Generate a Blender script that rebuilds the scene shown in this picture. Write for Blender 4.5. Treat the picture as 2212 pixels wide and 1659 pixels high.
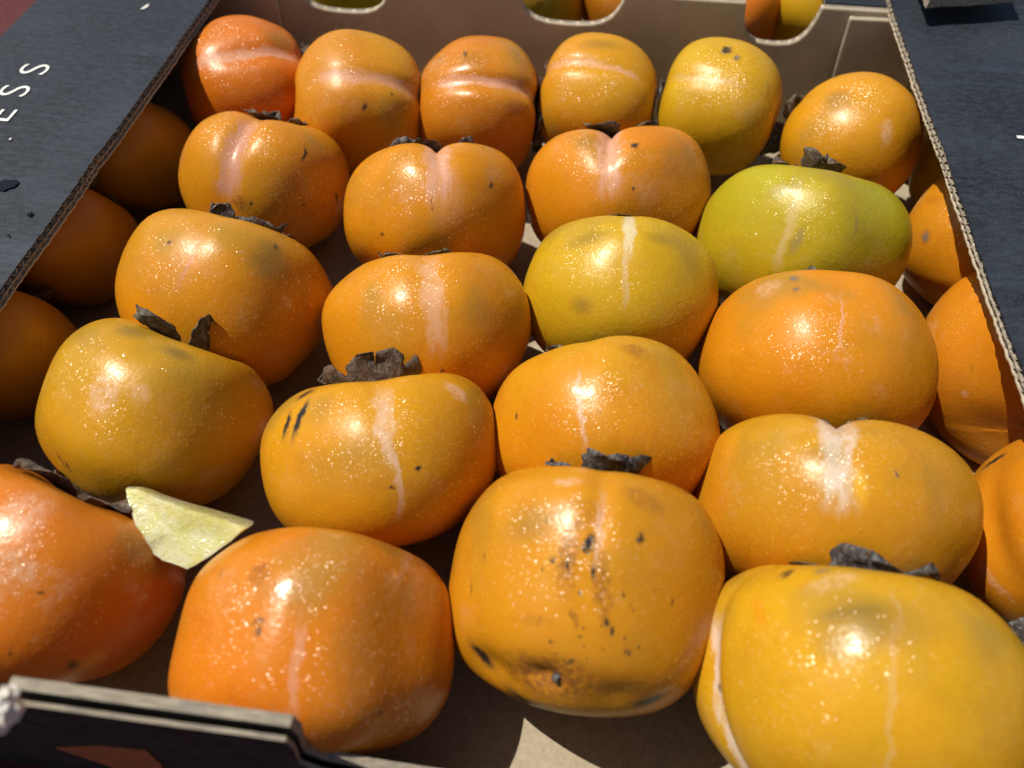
import bpy, bmesh, math, random
import numpy as np
from mathutils import Vector, Matrix
from mathutils.bvhtree import BVHTree

for o in list(bpy.data.objects):
    bpy.data.objects.remove(o)
sc = bpy.context.scene
C = sc.collection

# ------------------------------------------------------------------ camera, sky, sun, exposure
CM = 0.01
TABLE = -26.6                       # table top, centimetres below the lens


def W(x, y, z):
    """centimetres relative to the lens -> metres, table top at z = 0"""
    return Vector((x * CM, y * CM, (z - TABLE) * CM))


AX = np.array([0.9931011, 0.09693358, -0.06598546])     # tray axes seen from the camera (right, down, forward)
AY = np.array([0.11709424, -0.7897517, 0.60214715])
RW = np.stack([AX, AY, np.cross(AX, AY)])
FPX, PCX, PCY = 1661.0, 1106.0, 829.5                   # focal length in pixels of a 2212 x 1659 picture
cam = bpy.data.objects.new('camera', bpy.data.cameras.new('camera'))
C.objects.link(cam)
r_, u_, b_ = RW @ [1, 0, 0], RW @ [0, -1, 0], RW @ [0, 0, -1]
m = Matrix.Identity(4)
for i in range(3):
    m[i][0], m[i][1], m[i][2] = r_[i], u_[i], b_[i]
m.translation = W(0, 0, 0)
cam.matrix_world = m
cam.data.sensor_width = 36
cam.data.lens = 36 * FPX / 2212
cam.data.clip_start = 0.005
cam.data.clip_end = 200
cam.data.dof.use_dof = True
cam.data.dof.focus_distance = 0.275
cam.data.dof.aperture_fstop = 9.0
sc.camera = cam
CAMP = W(0, 0, 0)


def pixray(px, py):
    d = RW @ np.array([(px - PCX) / FPX, (py - PCY) / FPX, 1.0])
    return Vector(d)


SUN = Vector((-0.45, 0.09, 0.89)).normalized()
world = bpy.data.worlds.new('World')
sc.world = world
world.use_nodes = True
wn = world.node_tree.nodes
wn.clear()
sky = wn.new('ShaderNodeTexSky')
sky.sky_type = 'NISHITA'
sky.sun_disc = False
sky.sun_elevation = math.asin(SUN.z)
sky.sun_rotation = math.atan2(SUN.x, SUN.y)
bg = wn.new('ShaderNodeBackground')
bg.inputs['Strength'].default_value = 0.07
wo = wn.new('ShaderNodeOutputWorld')
world.node_tree.links.new(sky.outputs[0], bg.inputs[0])
world.node_tree.links.new(bg.outputs[0], wo.inputs[0])

sun = bpy.data.objects.new('sun', bpy.data.lights.new('sun', 'SUN'))
C.objects.link(sun)
sun.data.energy = 5.0
sun.data.angle = math.radians(0.53)
sun.data.color = (1.0, 0.955, 0.88)
sun.rotation_euler = SUN.to_track_quat('Z', 'Y').to_euler()
sun.location = SUN * 2

vs = sc.view_settings
vs.view_transform = 'Standard'
vs.look = 'None'
vs.gamma = 1
vs.exposure = 0.05
vs.use_curve_mapping = False
sc.cycles.max_bounces = 6
sc.cycles.use_light_tree = False
sc.cycles.transparent_max_bounces = 12
sc.cycles.caustics_reflective = False
sc.cycles.caustics_refractive = False
sc.cycles.use_denoising = True

# ------------------------------------------------------------------ node helpers
class NT:
    def __init__(self, name):
        self.m = bpy.data.materials.new(name)
        self.m.use_nodes = True
        self.t = self.m.node_tree
        self.t.nodes.clear()
        self.out = self.t.nodes.new('ShaderNodeOutputMaterial')

    def put(self, sock, v):
        if isinstance(v, bpy.types.NodeSocket):
            self.t.links.new(v, sock)
        elif v is not None:
            if sock.type == 'RGBA' and len(v) == 3:
                v = (*v, 1)
            sock.default_value = v

    def node(self, kind, out=0, props=None, **ins):
        n = self.t.nodes.new('ShaderNode' + kind)
        for k, v in (props or {}).items():
            setattr(n, k, v)
        for k, v in ins.items():
            key = int(k[1:]) if k[0] == 'i' and k[1:].isdigit() else k.replace('_', ' ')
            self.put(n.inputs[key], v)
        return n.outputs[out] if out is not None else n

    def coord(self):
        return self.node('TexCoord', 'Object')

    def math(self, op, a, b=None, c=None, clamp=False):
        n = self.t.nodes.new('ShaderNodeMath')
        n.operation = op
        n.use_clamp = clamp
        for i, v in enumerate((a, b, c)):
            if v is not None:
                self.put(n.inputs[i], v)
        return n.outputs[0]

    def vec(self, op, a, b=None, out=0):
        n = self.t.nodes.new('ShaderNodeVectorMath')
        n.operation = op
        self.put(n.inputs[0], a)
        if b is not None:
            self.put(n.inputs[3 if op == 'SCALE' else 1], b)
        return n.outputs[out]

    def ramp(self, v, a, b, lo=0.0, hi=1.0, smooth=True):
        n = self.t.nodes.new('ShaderNodeMapRange')
        n.interpolation_type = 'SMOOTHSTEP' if smooth else 'LINEAR'
        n.clamp = True
        for i, q in enumerate((v, a, b, lo, hi)):
            self.put(n.inputs[i], q)
        return n.outputs[0]

    def mix(self, f, a, b, blend='MIX'):
        n = self.t.nodes.new('ShaderNodeMix')
        n.data_type = 'RGBA'
        n.blend_type = blend
        self.put(n.inputs[0], f)
        self.put(n.inputs[6], a)
        self.put(n.inputs[7], b)
        return n.outputs[2]

    def noise(self, v, scale, detail=2.0, rough=.5, out=0, dist=0.0):
        return self.node('TexNoise', out, None, Vector=v, Scale=scale, Detail=detail, Roughness=rough, Distortion=dist)

    def scaled(self, v, s):
        return self.vec('MULTIPLY', v, s)

    def bump(self, h, strength, dist, normal=None):
        return self.node('Bump', 0, None, Strength=strength, Distance=dist, Height=h, Normal=normal)

    def principled(self, **k):
        n = self.t.nodes.new('ShaderNodeBsdfPrincipled')
        for a, v in k.items():
            self.put(n.inputs[a.replace('_', ' ')], v)
        self.t.links.new(n.outputs[0], self.out.inputs[0])
        return n


def kraft_material(name, base=(.48, .40, .28), dark=(.39, .315, .21)):
    t = NT(name)
    p = t.coord()
    fib = t.noise(t.scaled(p, (500, 500, 2600)), 1.0, 3, .6)
    cloud = t.noise(p, 28, 3)
    col = t.mix(t.ramp(fib, .3, .7), base, dark)
    col = t.mix(t.ramp(cloud, .35, .75, 0, .45), col, tuple(c * 1.35 for c in base))
    spk = t.noise(p, 1500, 1)
    col = t.mix(t.ramp(spk, .68, .75, 0, .5), col, (.10, .06, .03))
    t.principled(Base_Color=col, Roughness=.82, Specular_IOR_Level=.25, Normal=t.bump(fib, .25, .0003))
    return t.m


def print_material(name, axis='x'):
    """matt black flexo print on corrugated board, wear streaks along the flutes"""
    t = NT(name)
    p = t.coord()
    s = (230, 520, 520) if axis == 'x' else (520, 230, 520)
    streak = t.noise(t.scaled(p, (9, 60, 60) if axis == 'x' else (60, 9, 60)), 1.0, 4, .6)
    fib = t.noise(t.scaled(p, s), 1.0, 3, .65)
    grain = t.noise(p, 1700, 2, .7)
    cloud = t.noise(p, 17, 3)
    col = t.mix(t.ramp(fib, .3, .75), (.006, .008, .011), (.024, .029, .038))
    col = t.mix(t.ramp(streak, .52, .75, 0, .4), col, (.050, .061, .078))
    col = t.mix(t.ramp(cloud, .42, .7, 0, .5), col, (.033, .040, .052))
    col = t.mix(t.ramp(grain, .52, .75, 0, .6), col, (.075, .082, .094))
    wave = t.node('TexWave', 1, dict(bands_direction='Y' if axis == 'x' else 'X'), Vector=p, Scale=62.0, Distortion=.6, Detail=1.0)
    b = t.bump(fib, .35, .0004)
    b = t.bump(grain, .25, .0002, b)
    b = t.bump(wave, .10, .0003, b)
    t.principled(Base_Color=col, Roughness=t.ramp(streak, .3, .8, .62, .48), Specular_IOR_Level=.26, Normal=b)
    return t.m


def plain_material(name, col, rough=.7, var=.25, scale=400, spec=.3):
    t = NT(name)
    p = t.coord()
    n = t.noise(p, scale, 3, .6)
    c = t.mix(t.ramp(n, .3, .7), tuple(x * (1 - var) for x in col), tuple(min(1, x * (1 + var)) for x in col))
    t.principled(Base_Color=c, Roughness=rough, Specular_IOR_Level=spec, Normal=t.bump(n, .3, .0003))
    return t.m


MAT = {}
MAT['kraft'] = kraft_material('kraft cardboard')
MAT['kraft_floor'] = kraft_material('pale kraft cardboard', (.36, .30, .205), (.29, .235, .155))
MAT['print'] = print_material('black printed cardboard')
MAT['print_front'] = plain_material('faded black print', (.030, .027, .024), .85, .35, 160, .15)
MAT['edge'] = plain_material('cut cardboard edge', (.31, .26, .195), .9, .4, 900)
tt = NT('weathered cut edge')
pp = tt.coord()
na, nb_ = tt.noise(tt.scaled(pp, (160, 2600, 1200)), 1.0, 4, .6), tt.noise(pp, 150, 3)
cc = tt.mix(tt.ramp(na, .3, .7), (.20, .165, .115), (.37, .315, .235))
cc = tt.mix(tt.ramp(nb_, .42, .66, 0, .5), cc, (.16, .145, .125))
tt.principled(Base_Color=cc, Roughness=.92, Specular_IOR_Level=.15, Normal=tt.bump(na, .5, .0006))
MAT['edge_grey'] = tt.m
MAT['ink_white'] = plain_material('white ink', (.72, .70, .64), .7, .08)
MAT['ink_orange'] = plain_material('orange ink', (.34, .11, .035), .7, .2)
MAT['table'] = plain_material('maroon table cloth', (.085, .016, .017), .85, .3, 300)
MAT['paper'] = plain_material('white paper scrap', (.62, .58, .50), .85, .15)


def skin_material(key, main, top, amt, rough, wet, bloom, seams, marks, R, sd):
    main, top = tuple(c * .84 for c in main), tuple(c * .84 for c in top)
    t = NT('persimmon skin ' + key)
    p = t.coord()
    off = (sd * .37, sd * .53, sd * .21)
    q = t.vec('ADD', p, off)
    zc = t.node('SeparateXYZ', 2, None, Vector=p)
    big = t.noise(q, 22, 3, .55)
    med = t.noise(q, 75, 3, .55)
    fine = t.noise(q, 520, 3, .65)
    # ground colour: paler towards the calyx, cloudy in between
    g = t.math('ADD', t.ramp(zc, -.6 * R, .9 * R), t.math('MULTIPLY', t.math('SUBTRACT', big, .5), 2.0))
    col = t.mix(t.math('MULTIPLY', t.ramp(g, .15, 1.0), amt, None, True), main, top)
    col = t.mix(t.ramp(med, .45, .75, 0, .35), col, tuple(c * f for c, f in zip(main, (1.04, .86, .7))))
    col = t.mix(t.ramp(fine, .42, .72, 0, .30), col, tuple(c * f for c, f in zip(top, (1.05, 1.12, 1.6))))
    mot = t.noise(t.vec('ADD', q, (11, 4, 9)), 120, 4, .62)
    col = t.mix(t.ramp(mot, .5, .72, 0, .32), col, tuple(c * f for c, f in zip(main, (.80, .70, .8))))
    smu = t.math('MULTIPLY', t.ramp(t.noise(t.vec('ADD', q, (5, 8, 3)), 34, 2, .5), .49, .72, 0, .58), t.ramp(zc, -.3 * R, .4 * R, .25, 1))
    col = t.mix(smu, col, (.27, .17, .026))
    # waxy bloom
    if bloom > 0:
        bl = t.math('MULTIPLY', t.ramp(t.noise(t.vec('ADD', q, (3, 1, 2)), 38, 4, .78), .54, .72), t.ramp(fine, .35, .62, .35, 1))
        col = t.mix(t.math('MULTIPLY', bl, bloom), col, (.62, .37, .23))
    wob = t.vec('SUBTRACT', t.noise(q, 260, 3, .6, 1), (.5, .5, .5))
    pw = t.vec('ADD', p, t.vec('SCALE', wob, .0042))
    pale_total = 0.0
    for (phi, wid, z0, z1, colr, strength) in seams:
        a = math.radians(phi)
        d = t.vec('DOT_PRODUCT', pw, (-math.sin(a), math.cos(a), 0), 1)
        d = t.math('ADD', d, t.math('MULTIPLY', t.math('SUBTRACT', t.noise(t.vec('ADD', q, (phi, 1, 2)), 70, 1), .5), .16 * R))
        d = t.math('ABSOLUTE', d)
        fr = t.vec('DOT_PRODUCT', p, (math.cos(a), math.sin(a), 0), 1)
        st = t.noise(t.scaled(q, (1, 1, .22)), 330, 4, .7)
        dd = t.math('ADD', d, t.math('MULTIPLY', t.math('SUBTRACT', st, .5), wid * R * 1.6))
        f = t.ramp(dd, wid * R, wid * R * .45)
        f = t.math('MULTIPLY', f, t.ramp(fr, 0, .1 * R))
        zz = t.math('ADD', zc, t.math('MULTIPLY', t.math('SUBTRACT', st, .5), .3 * R))
        f = t.math('MULTIPLY', f, t.ramp(zz, (z0 - .12) * R, (z0 + .12) * R))
        f = t.math('MULTIPLY', f, t.ramp(zz, (z1 + .10) * R, (z1 - .10) * R))
        f = t.math('MULTIPLY', f, t.ramp(st, .34, .54, .4, 1))
        col = t.mix(t.math('MULTIPLY', f, strength * .95), col, tuple(c * .84 for c in colr))
    # lenticels and specks
    vn = t.node('TexVoronoi', None, None, Vector=q, Scale=360.0)
    rnd = t.node('SeparateXYZ', 0, None, Vector=vn.outputs['Color'])
    sp = t.math('MULTIPLY', t.ramp(vn.outputs['Distance'], .17, .06), t.ramp(rnd, .90, .93))
    sp = t.math('MULTIPLY', sp, t.ramp(med, .46, .66, 0, 1))
    col = t.mix(t.math('MULTIPLY', sp, .5), col, (.13, .05, .012))
    COLS = {'k': (.018, .016, .014), 'b': (.19, .115, .02), 'n': (.22, .075, .012), 'g': (.16, .13, .10), 'p': (.72, .46, .32), 'o': (.60, .17, .008), 'y': (.70, .36, .02)}
    for (kind, loc, rot, rx, ry, strength) in marks:
        mp = t.node('Mapping', 0, dict(vector_type='TEXTURE'), Vector=pw if kind in 'kngp' else p, Location=loc, Rotation=rot, Scale=(rx, ry, max(rx, ry) * 1.4))
        ln = t.vec('LENGTH', mp, None, 1)
        if kind in 'kg':
            halo = t.math('MULTIPLY', t.ramp(ln, 1.9, .8), .45 * strength)
            col = t.mix(halo, col, (.20, .10, .02))
            f = t.ramp(ln, 1.25, .45)
        elif kind in 'np':
            f = t.math('MULTIPLY', t.ramp(ln, 1.1, .4), t.ramp(fine, .35, .6, .25, 1))
        else:
            f = t.math('MULTIPLY', t.ramp(ln, 1.15, .1), t.ramp(med, .3, .6, .7, 1))
        col = t.mix(t.math('MULTIPLY', f, strength), col, COLS[kind])
    hb = t.noise(q, 900, 2, .6)
    nz = t.node('SeparateXYZ', 2, None, Vector=t.node('NewGeometry', 'Normal'))      # specular and coat fade on downward faces to suppress pale reflected floor light
    b = t.bump(hb, .22, .0004)
    b = t.bump(mot, .17, .0016, b)
    rg = t.ramp(med, .3, .7, rough - .08, rough + .06)
    t.principled(Base_Color=col, Roughness=rg, IOR=1.43, Specular_IOR_Level=t.ramp(nz, -.35, .35, .08, .46), Specular_Tint=(1, .94, .80, 1), Coat_IOR=1.36, Normal=b,
                 Coat_Weight=t.math('MULTIPLY', t.math('MULTIPLY', t.ramp(big, .42, .62), t.ramp(nz, -.05, .45)), wet * .6), Coat_Roughness=.14, Coat_Normal=b)
    return t.m


def sepal_material(name, tone):
    t = NT(name)
    p = t.coord()
    n1 = t.noise(p, 160, 4, .65)
    n2 = t.noise(p, 420, 4, .7)
    a, b_, c = tone
    col = t.mix(t.ramp(n1, .38, .6), a, b_)
    col = t.mix(t.ramp(n2, .48, .66), col, c)
    ve = t.noise(t.scaled(p, (1, 1, .35)), 1100, 3, .7)
    col = t.mix(t.ramp(ve, .55, .72, 0, .6), col, tuple(x * 2.2 for x in c))
    hh = t.math('ADD', n2, t.math('MULTIPLY', ve, .35))
    t.principled(Base_Color=col, Roughness=.70, Specular_IOR_Level=.4, Normal=t.bump(hh, .7, .0010))
    return t.m


SEPAL = [sepal_material('dry sepal brown', ((0.101, 0.056, 0.028), (0.055, 0.036, 0.023), (0.164, 0.129, 0.094))),
         sepal_material('dry sepal grey', ((0.066, 0.051, 0.042), (0.035, 0.031, 0.030), (0.156, 0.144, 0.133))),
         sepal_material('dry sepal green brown', ((0.086, 0.069, 0.035), (0.047, 0.037, 0.023), (0.179, 0.152, 0.105)))]


def water_material():
    t = NT('water droplet')
    tr = t.node('BsdfTransparent', 0)
    gl = t.node('BsdfGlossy', 0, None, Color=(.13, .118, .10), Roughness=.30)
    t.t.links.new(t.node('AddShader', 0, None, i0=tr, i1=gl), t.out.inputs[0])
    return t.m


MAT['water'] = water_material()

# ------------------------------------------------------------------ mesh helpers
def link(name, me, mat, parent=None, label=None, cat=None, group=None, kind=None):
    o = bpy.data.objects.new(name, me)
    C.objects.link(o)
    if mat is not None:
        for mm in (mat if isinstance(mat, (list, tuple)) else [mat]):
            me.materials.append(mm)
    if parent:
        o.parent = parent
    for k, v in (('label', label), ('category', cat), ('group', group), ('kind', kind)):
        if v:
            o[k] = v
    return o


def smooth(me):
    me.polygons.foreach_set('use_smooth', np.ones(len(me.polygons), dtype=bool))
    me.update()


def grid_mesh(name, P, wrap=False):
    """P: n x m x 3 array of points -> quad grid"""
    n, mm = P.shape[:2]
    idx = np.arange(n * mm).reshape(n, mm)
    if wrap:
        idx = np.concatenate([idx, idx[:, :1]], 1)
    q = np.stack([idx[:-1, :-1], idx[1:, :-1], idx[1:, 1:], idx[:-1, 1:]], -1).reshape(-1, 4)
    me = bpy.data.meshes.new(name)
    me.from_pydata(P.reshape(-1, 3).tolist(), [], q.tolist())
    me.update()
    return me


def prism(name, poly, lo, hi, plane, mat, parent, bevel=.0006, mats=None, **kw):
    """poly in cm; plane 'xz' extruded along y, 'xy' along z, 'yz' along x (cm, camera frame)"""
    bm = bmesh.new()

    def pt(a, b, c):
        return W(a, c, b) if plane == 'xz' else (W(a, b, c) if plane == 'xy' else W(c, a, b))
    v0 = [bm.verts.new(pt(a, b, lo)) for a, b in poly]
    v1 = [bm.verts.new(pt(a, b, hi)) for a, b in poly]
    f0 = bm.faces.new(v0)
    f1 = bm.faces.new(v1[::-1])
    side = []
    n = len(poly)
    for i in range(n):
        side.append(bm.faces.new((v0[(i + 1) % n], v0[i], v1[i], v1[(i + 1) % n])))
    bmesh.ops.recalc_face_normals(bm, faces=bm.faces)
    if mats:
        f0.material_index, f1.material_index = mats[0], mats[1]
        for s_ in side:
            s_.material_index = mats[2]
    if bevel:
        bmesh.ops.bevel(bm, geom=list(bm.edges), offset=bevel, segments=2, affect='EDGES', profile=.5, clamp_overlap=True)
    me = bpy.data.meshes.new(name)
    bm.to_mesh(me)
    bm.free()
    return link(name, me, mat, parent, **kw)


def wobble(poly, step=.35, amp=.03, seed=0, skip=None):
    """resample a polygon and roughen its outline a little, as torn or die-cut board is"""
    rs = random.Random(seed)
    out = []
    n = len(poly)
    for i in range(n):
        a, b = poly[i], poly[(i + 1) % n]
        L = math.hypot(b[0] - a[0], b[1] - a[1])
        k = max(1, int(L / step))
        for j in range(k):
            f = j / k
            out.append((a[0] + (b[0] - a[0]) * f + rs.uniform(-amp, amp), a[1] + (b[1] - a[1]) * f + rs.uniform(-amp, amp)))
    return out


def empty(name, loc, label, cat, group=None):
    o = bpy.data.objects.new(name, None)
    C.objects.link(o)
    o.location = loc
    o['label'], o['category'] = label, cat
    if group:
        o['group'] = group
    return o


def adopt(root):
    """children were built in world coordinates: cancel the root's own offset"""
    bpy.context.view_layer.update()
    for o in C.objects:
        if o.parent is root:
            o.matrix_parent_inverse = root.matrix_world.inverted()


# ------------------------------------------------------------------ table
prism('table_top', [(-150, -60), (150, -60), (150, 220), (-150, 220)], TABLE - 3, TABLE, 'xy', MAT['table'], None, bevel=0, kind='structure')

# ------------------------------------------------------------------ the tray
FLOOR = -26.05
FLAP = -18.5
XL, XR, YF, YB = -26.6, 24.0, 3.6, 39.5
tray = empty('cardboard_tray', W((XL + XR) / 2, (YF + YB) / 2, TABLE), 'open black printed cardboard tray holding the rows of persimmons', 'tray')
prism('floor_panel', [(XL + .1, YF + .1), (XR - .1, YF + .1), (XR - .1, YB + .3), (XL + .1, YB + .3)], TABLE + .05, FLOOR, 'xy', MAT['kraft_floor'], tray, bevel=0)
prism('left_wall', [(YF - .2, TABLE + .02), (YB + .5, TABLE + .02), (YB + .5, FLAP - .60), (YF - .2, FLAP - .60)], XL - .5, XL, 'yz', [MAT['kraft'], MAT['print'], MAT['edge']], tray, mats=(1, 0, 2))
prism('right_wall', [(YF - .2, TABLE + .02), (YB + .5, TABLE + .02), (YB + .5, FLAP - .60), (YF - .2, FLAP - .60)], XR, XR + .5, 'yz', [MAT['kraft'], MAT['print'], MAT['edge']], tray, mats=(0, 1, 2))


def notch(x0, x1, zt, zb, flare=.5):
    w = x1 - x0
    pts = []
    for f, g in ((0, 0), (.015, .25), (.04, .5), (.09, .72), (.17, .88), (.28, .97), (.42, 1.0), (.58, 1.0), (.72, .96), (.82, .86), (.90, .68), (.95, .45), (.985, .22), (1, 0)):
        pts.append((x0 + w * f, zt + (zb - zt) * g))
    return pts


ZT = -18.95
bw = [(XL, TABLE + .1), (XL, ZT)]
bw += notch(-16.1, -10.9, ZT + .02, -20.75)
bw += notch(-4.2, 1.2, ZT + .02, -20.62)
bw += notch(7.25, 10.95, ZT + .02, -20.95)
bw += [(XR, ZT), (XR, TABLE + .1)]
prism('back_wall', bw, YB, YB + .42, 'xz', [MAT['kraft'], MAT['print'], MAT['edge_grey']], tray, bevel=.0009, mats=(0, 1, 2))
prism('corner_tab', [(12.75, TABLE + .2), (12.35, -19.2), (14.9, -19.15), (16.5, -19.15), (16.5, TABLE + .2)], YB - .38, YB - .05, 'xz', [MAT['kraft'], MAT['kraft'], MAT['edge']], tray, bevel=.0009, mats=(0, 1, 2))
prism('corner_tab', [(-17.3, TABLE + .2), (-17.0, -19.2), (-24.5, -19.15), (-24.5, TABLE + .2)], YB - .38, YB - .05, 'xz', [MAT['kraft'], MAT['kraft'], MAT['edge']], tray, bevel=.0009, mats=(0, 1, 2))

# front wall: two boards face to face, cut down to a low sill in the middle
fw_in = [(-11.45, TABLE + .1), (-11.45, -17.45), (-8.2, -17.6), (-5.15, -17.72), (-5.12, -18.5), (-5.25, -19.4), (-5.35, -20.2), (-5.0, -20.9), (-3.8, -21.35), (-1.0, -21.55), (3.5, -21.6), (7.5, -21.5), (9.0, -20.4), (9.4, -18.6), (9.7, -17.7), (XR - .3, -17.6), (XR - .3, TABLE + .1)]
prism('front_wall_inner_board', wobble(fw_in, .5, .018, 3), YF - .02, YF + .24, 'xz', [MAT['print_front'], MAT['kraft'], MAT['edge_grey']], tray, bevel=0, mats=(0, 1, 2))
fw_out = [(XL, TABLE + .1), (XL, -17.7), (-11.5, -17.78), (-8.2, -17.92), (-5.25, -18.0), (-5.22, -18.6), (-5.3, -19.5), (-5.42, -20.4), (-5.05, -21.1), (-3.8, -21.5), (-1.0, -21.7), (3.5, -21.8), (7.5, -21.7), (9.0, -20.6), (9.5, -18.7), (9.8, -17.8), (XR, -17.7), (XR, TABLE + .1)]
prism('front_wall_outer_board', wobble(fw_out, .5, .02, 4), YF - .26, YF - .15, 'xz', [MAT['print_front'], MAT['kraft'], MAT['edge_grey']], tray, bevel=0, mats=(0, 1, 2))
prism('printed_mark', [(-12.7, -22.6), (-10.9, -21.4), (-9.6, -21.2), (-9.9, -23.2), (-11.0, -25.6), (-11.6, -25.6)], YF - .30, YF - .27, 'xz', MAT['ink_orange'], tray, bevel=0)


# double-wall corrugated flaps with their open flutes along the inner edge
def flap(name, xin, xout, y0, y1, seed):
    sg = 1 if xout < xin else -1               # which way is outwards
    rs = np.random.RandomState(seed)
    ys = np.arange(y0, y1, .16)
    ragged = np.cumsum(rs.normal(0, .022, len(ys)))
    ragged -= np.linspace(ragged[0], ragged[-1], len(ys))
    ragged = ragged * .3 + rs.normal(0, .016, len(ys))
    sag = -.10 * np.sin((ys - y0) / (y1 - y0) * math.pi)

    def liner(nm, zt, th, mat, inset, parent):
        xs = [0, .02, .25, .5, .75, 1.0]
        P = []
        for layer in (0, 1):
            A = np.zeros((len(ys), len(xs), 3))
            for j, f in enumerate(xs):
                xe = xin - sg * (inset + ragged * -1)
                x = xe + (xout - xe) * f
                z = zt - th * layer + sag * (1 - f) ** 1.5
                A[:, j, 0], A[:, j, 1], A[:, j, 2] = x * CM, ys * CM, (z - TABLE) * CM
            P.append(A)
        n, mm = len(ys), len(xs)
        V = np.concatenate([P[0].reshape(-1, 3), P[1].reshape(-1, 3)])
        F = []
        k = n * mm
        for i in range(n - 1):
            for j in range(mm - 1):
                a = i * mm + j
                q = (a, a + mm, a + mm + 1, a + 1)
                F.append(q if sg > 0 else q[::-1])
                q2 = (k + a, k + a + 1, k + a + mm + 1, k + a + mm)
                F.append(q2 if sg > 0 else q2[::-1])
            F.append((i * mm, k + i * mm, k + (i + 1) * mm, (i + 1) * mm))
            F.append((i * mm + mm - 1, (i + 1) * mm + mm - 1, k + (i + 1) * mm + mm - 1, k + i * mm + mm - 1))
        for i in (0, n - 1):
            for j in range(mm - 1):
                F.append((i * mm + j, i * mm + j + 1, k + i * mm + j + 1, k + i * mm + j))
        me = bpy.data.meshes.new(nm)
        me.from_pydata(V.tolist(), [], F)
        bm = bmesh.new()
        bm.from_mesh(me)
        bmesh.ops.recalc_face_normals(bm, faces=bm.faces)
        bm.to_mesh(me)
        bm.free()
        return link(nm, me, mat, parent)

    def flute(zc, amp, per, inset, parent):
        yy = np.arange(y0 + .05, y1 - .05, per / 10)
        ph = yy / per * 2 * math.pi + np.cumsum(rs.normal(0, .05, len(yy)))
        sg_y = np.interp(yy, ys, sag)
        A = np.zeros((len(yy), 4, 3))
        for j, f in enumerate((0, .04, .4, 1.0)):
            xe = xin - sg * (inset + rs.normal(0, .012, len(yy)))
            A[:, j, 0] = (xe + (xout - xe) * f) * CM
            A[:, j, 1] = yy * CM
            A[:, j, 2] = (zc + amp * np.sin(ph) + sg_y * (1 - f) ** 1.5 - TABLE) * CM
        me = grid_mesh('flute', A)
        smooth(me)
        o = link('flute', me, MAT['edge'], parent)
        s = o.modifiers.new('thickness', 'SOLIDIFY')
        s.thickness = .00028
        s.offset = 0
        return o
    topo = liner(name, FLAP, .05, MAT['print'], 0.0, tray)
    liner('middle_liner', FLAP - .28, .05, MAT['edge'], .03, topo)
    liner('lower_liner', FLAP - .53, .05, MAT['kraft'], .05, topo)
    flute(FLAP - .165, .105, .46, .02, topo)
    flute(FLAP - .43, .09, .46, .04, topo)
    return topo


lf = flap('left_flap', -19.0, XL - .5, 2.0, 41.5, 5)
rf = flap('right_flap', 14.15, XR + .5, 2.0, 41.5, 8)

# flecks of bare board, a wet patch and a scrap on the flaps
def fleck(x, y, rx, ry, mat, name, parent, dz=.012, seed=1, rot=0.):
    rs = random.Random(seed)
    poly = []
    for i in range(14):
        a = i / 14 * 2 * math.pi
        k = rs.uniform(.6, 1.15)
        u, v = rx * k * math.cos(a), ry * k * math.sin(a)
        poly.append((x + u * math.cos(rot) - v * math.sin(rot), y + u * math.sin(rot) + v * math.cos(rot)))
    return prism(name, poly, FLAP - .02, FLAP + dz, 'xy', mat, parent, bevel=0)


def atz(px, py, z):
    d = pixray(px, py)
    k = z / d.z
    return d.x * k, d.y * k


for i, (px, py, rx, ry, rt) in enumerate(((314, 16, .10, .34, -.3), (23, 301, .05, .08, 0))):
    x, y = atz(px, py, FLAP)
    fleck(x, y, rx, ry, MAT['paper'], 'scuff', lf, .03, i + 2, rt)
wetm = NT('wet ink')
wetm.principled(Base_Color=(.006, .007, .009), Roughness=.22, Specular_IOR_Level=.3)
for i, (px, py, rx, ry) in enumerate(((14, 398, .45, .40), (64, 462, .10, .14), (18, 508, .05, .06))):
    x, y = atz(px, py, FLAP)
    fleck(x, y, rx, ry, wetm.m, 'wet_patch', lf, .005, i + 12)

# white lettering on the left flap, read from the front of the tray to its back
def letter(ch, x0, y0, size, parent):
    """baseline runs along +y, letter tops point to -x"""
    cu = bpy.data.curves.new('letter', 'FONT')
    cu.body = ch
    cu.size = 1.0
    cu.offset = -.010
    cu.extrude = .004
    o = bpy.data.objects.new('tmp', cu)
    C.objects.link(o)
    bpy.context.view_layer.update()
    me = bpy.data.meshes.new_from_object(o.evaluated_get(bpy.context.evaluated_depsgraph_get()))
    bpy.data.objects.remove(o)
    for v in me.vertices:
        u, w_, h = v.co
        v.co = W(x0 - w_ * size * .98, y0 + u * size * 1.16, FLAP - .01 + .02 + h)
    me.update()
    return link('letter', me, MAT['ink_white'], parent)


letter('E', -23.38, 24.62, 1.85, lf)
letter('S', -23.62, 26.42, 1.85, lf)
letter('S', -23.60, 28.10, 1.85, lf)
x, y = atz(2197, 296, FLAP)
prism('letter', [(x, y - .09), (x + 1.2, y - .09), (x + 1.2, y + .09), (x, y + .09)], FLAP - .01, FLAP + .015, 'xy', MAT['ink_white'], rf, bevel=0)
adopt(tray)

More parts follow.
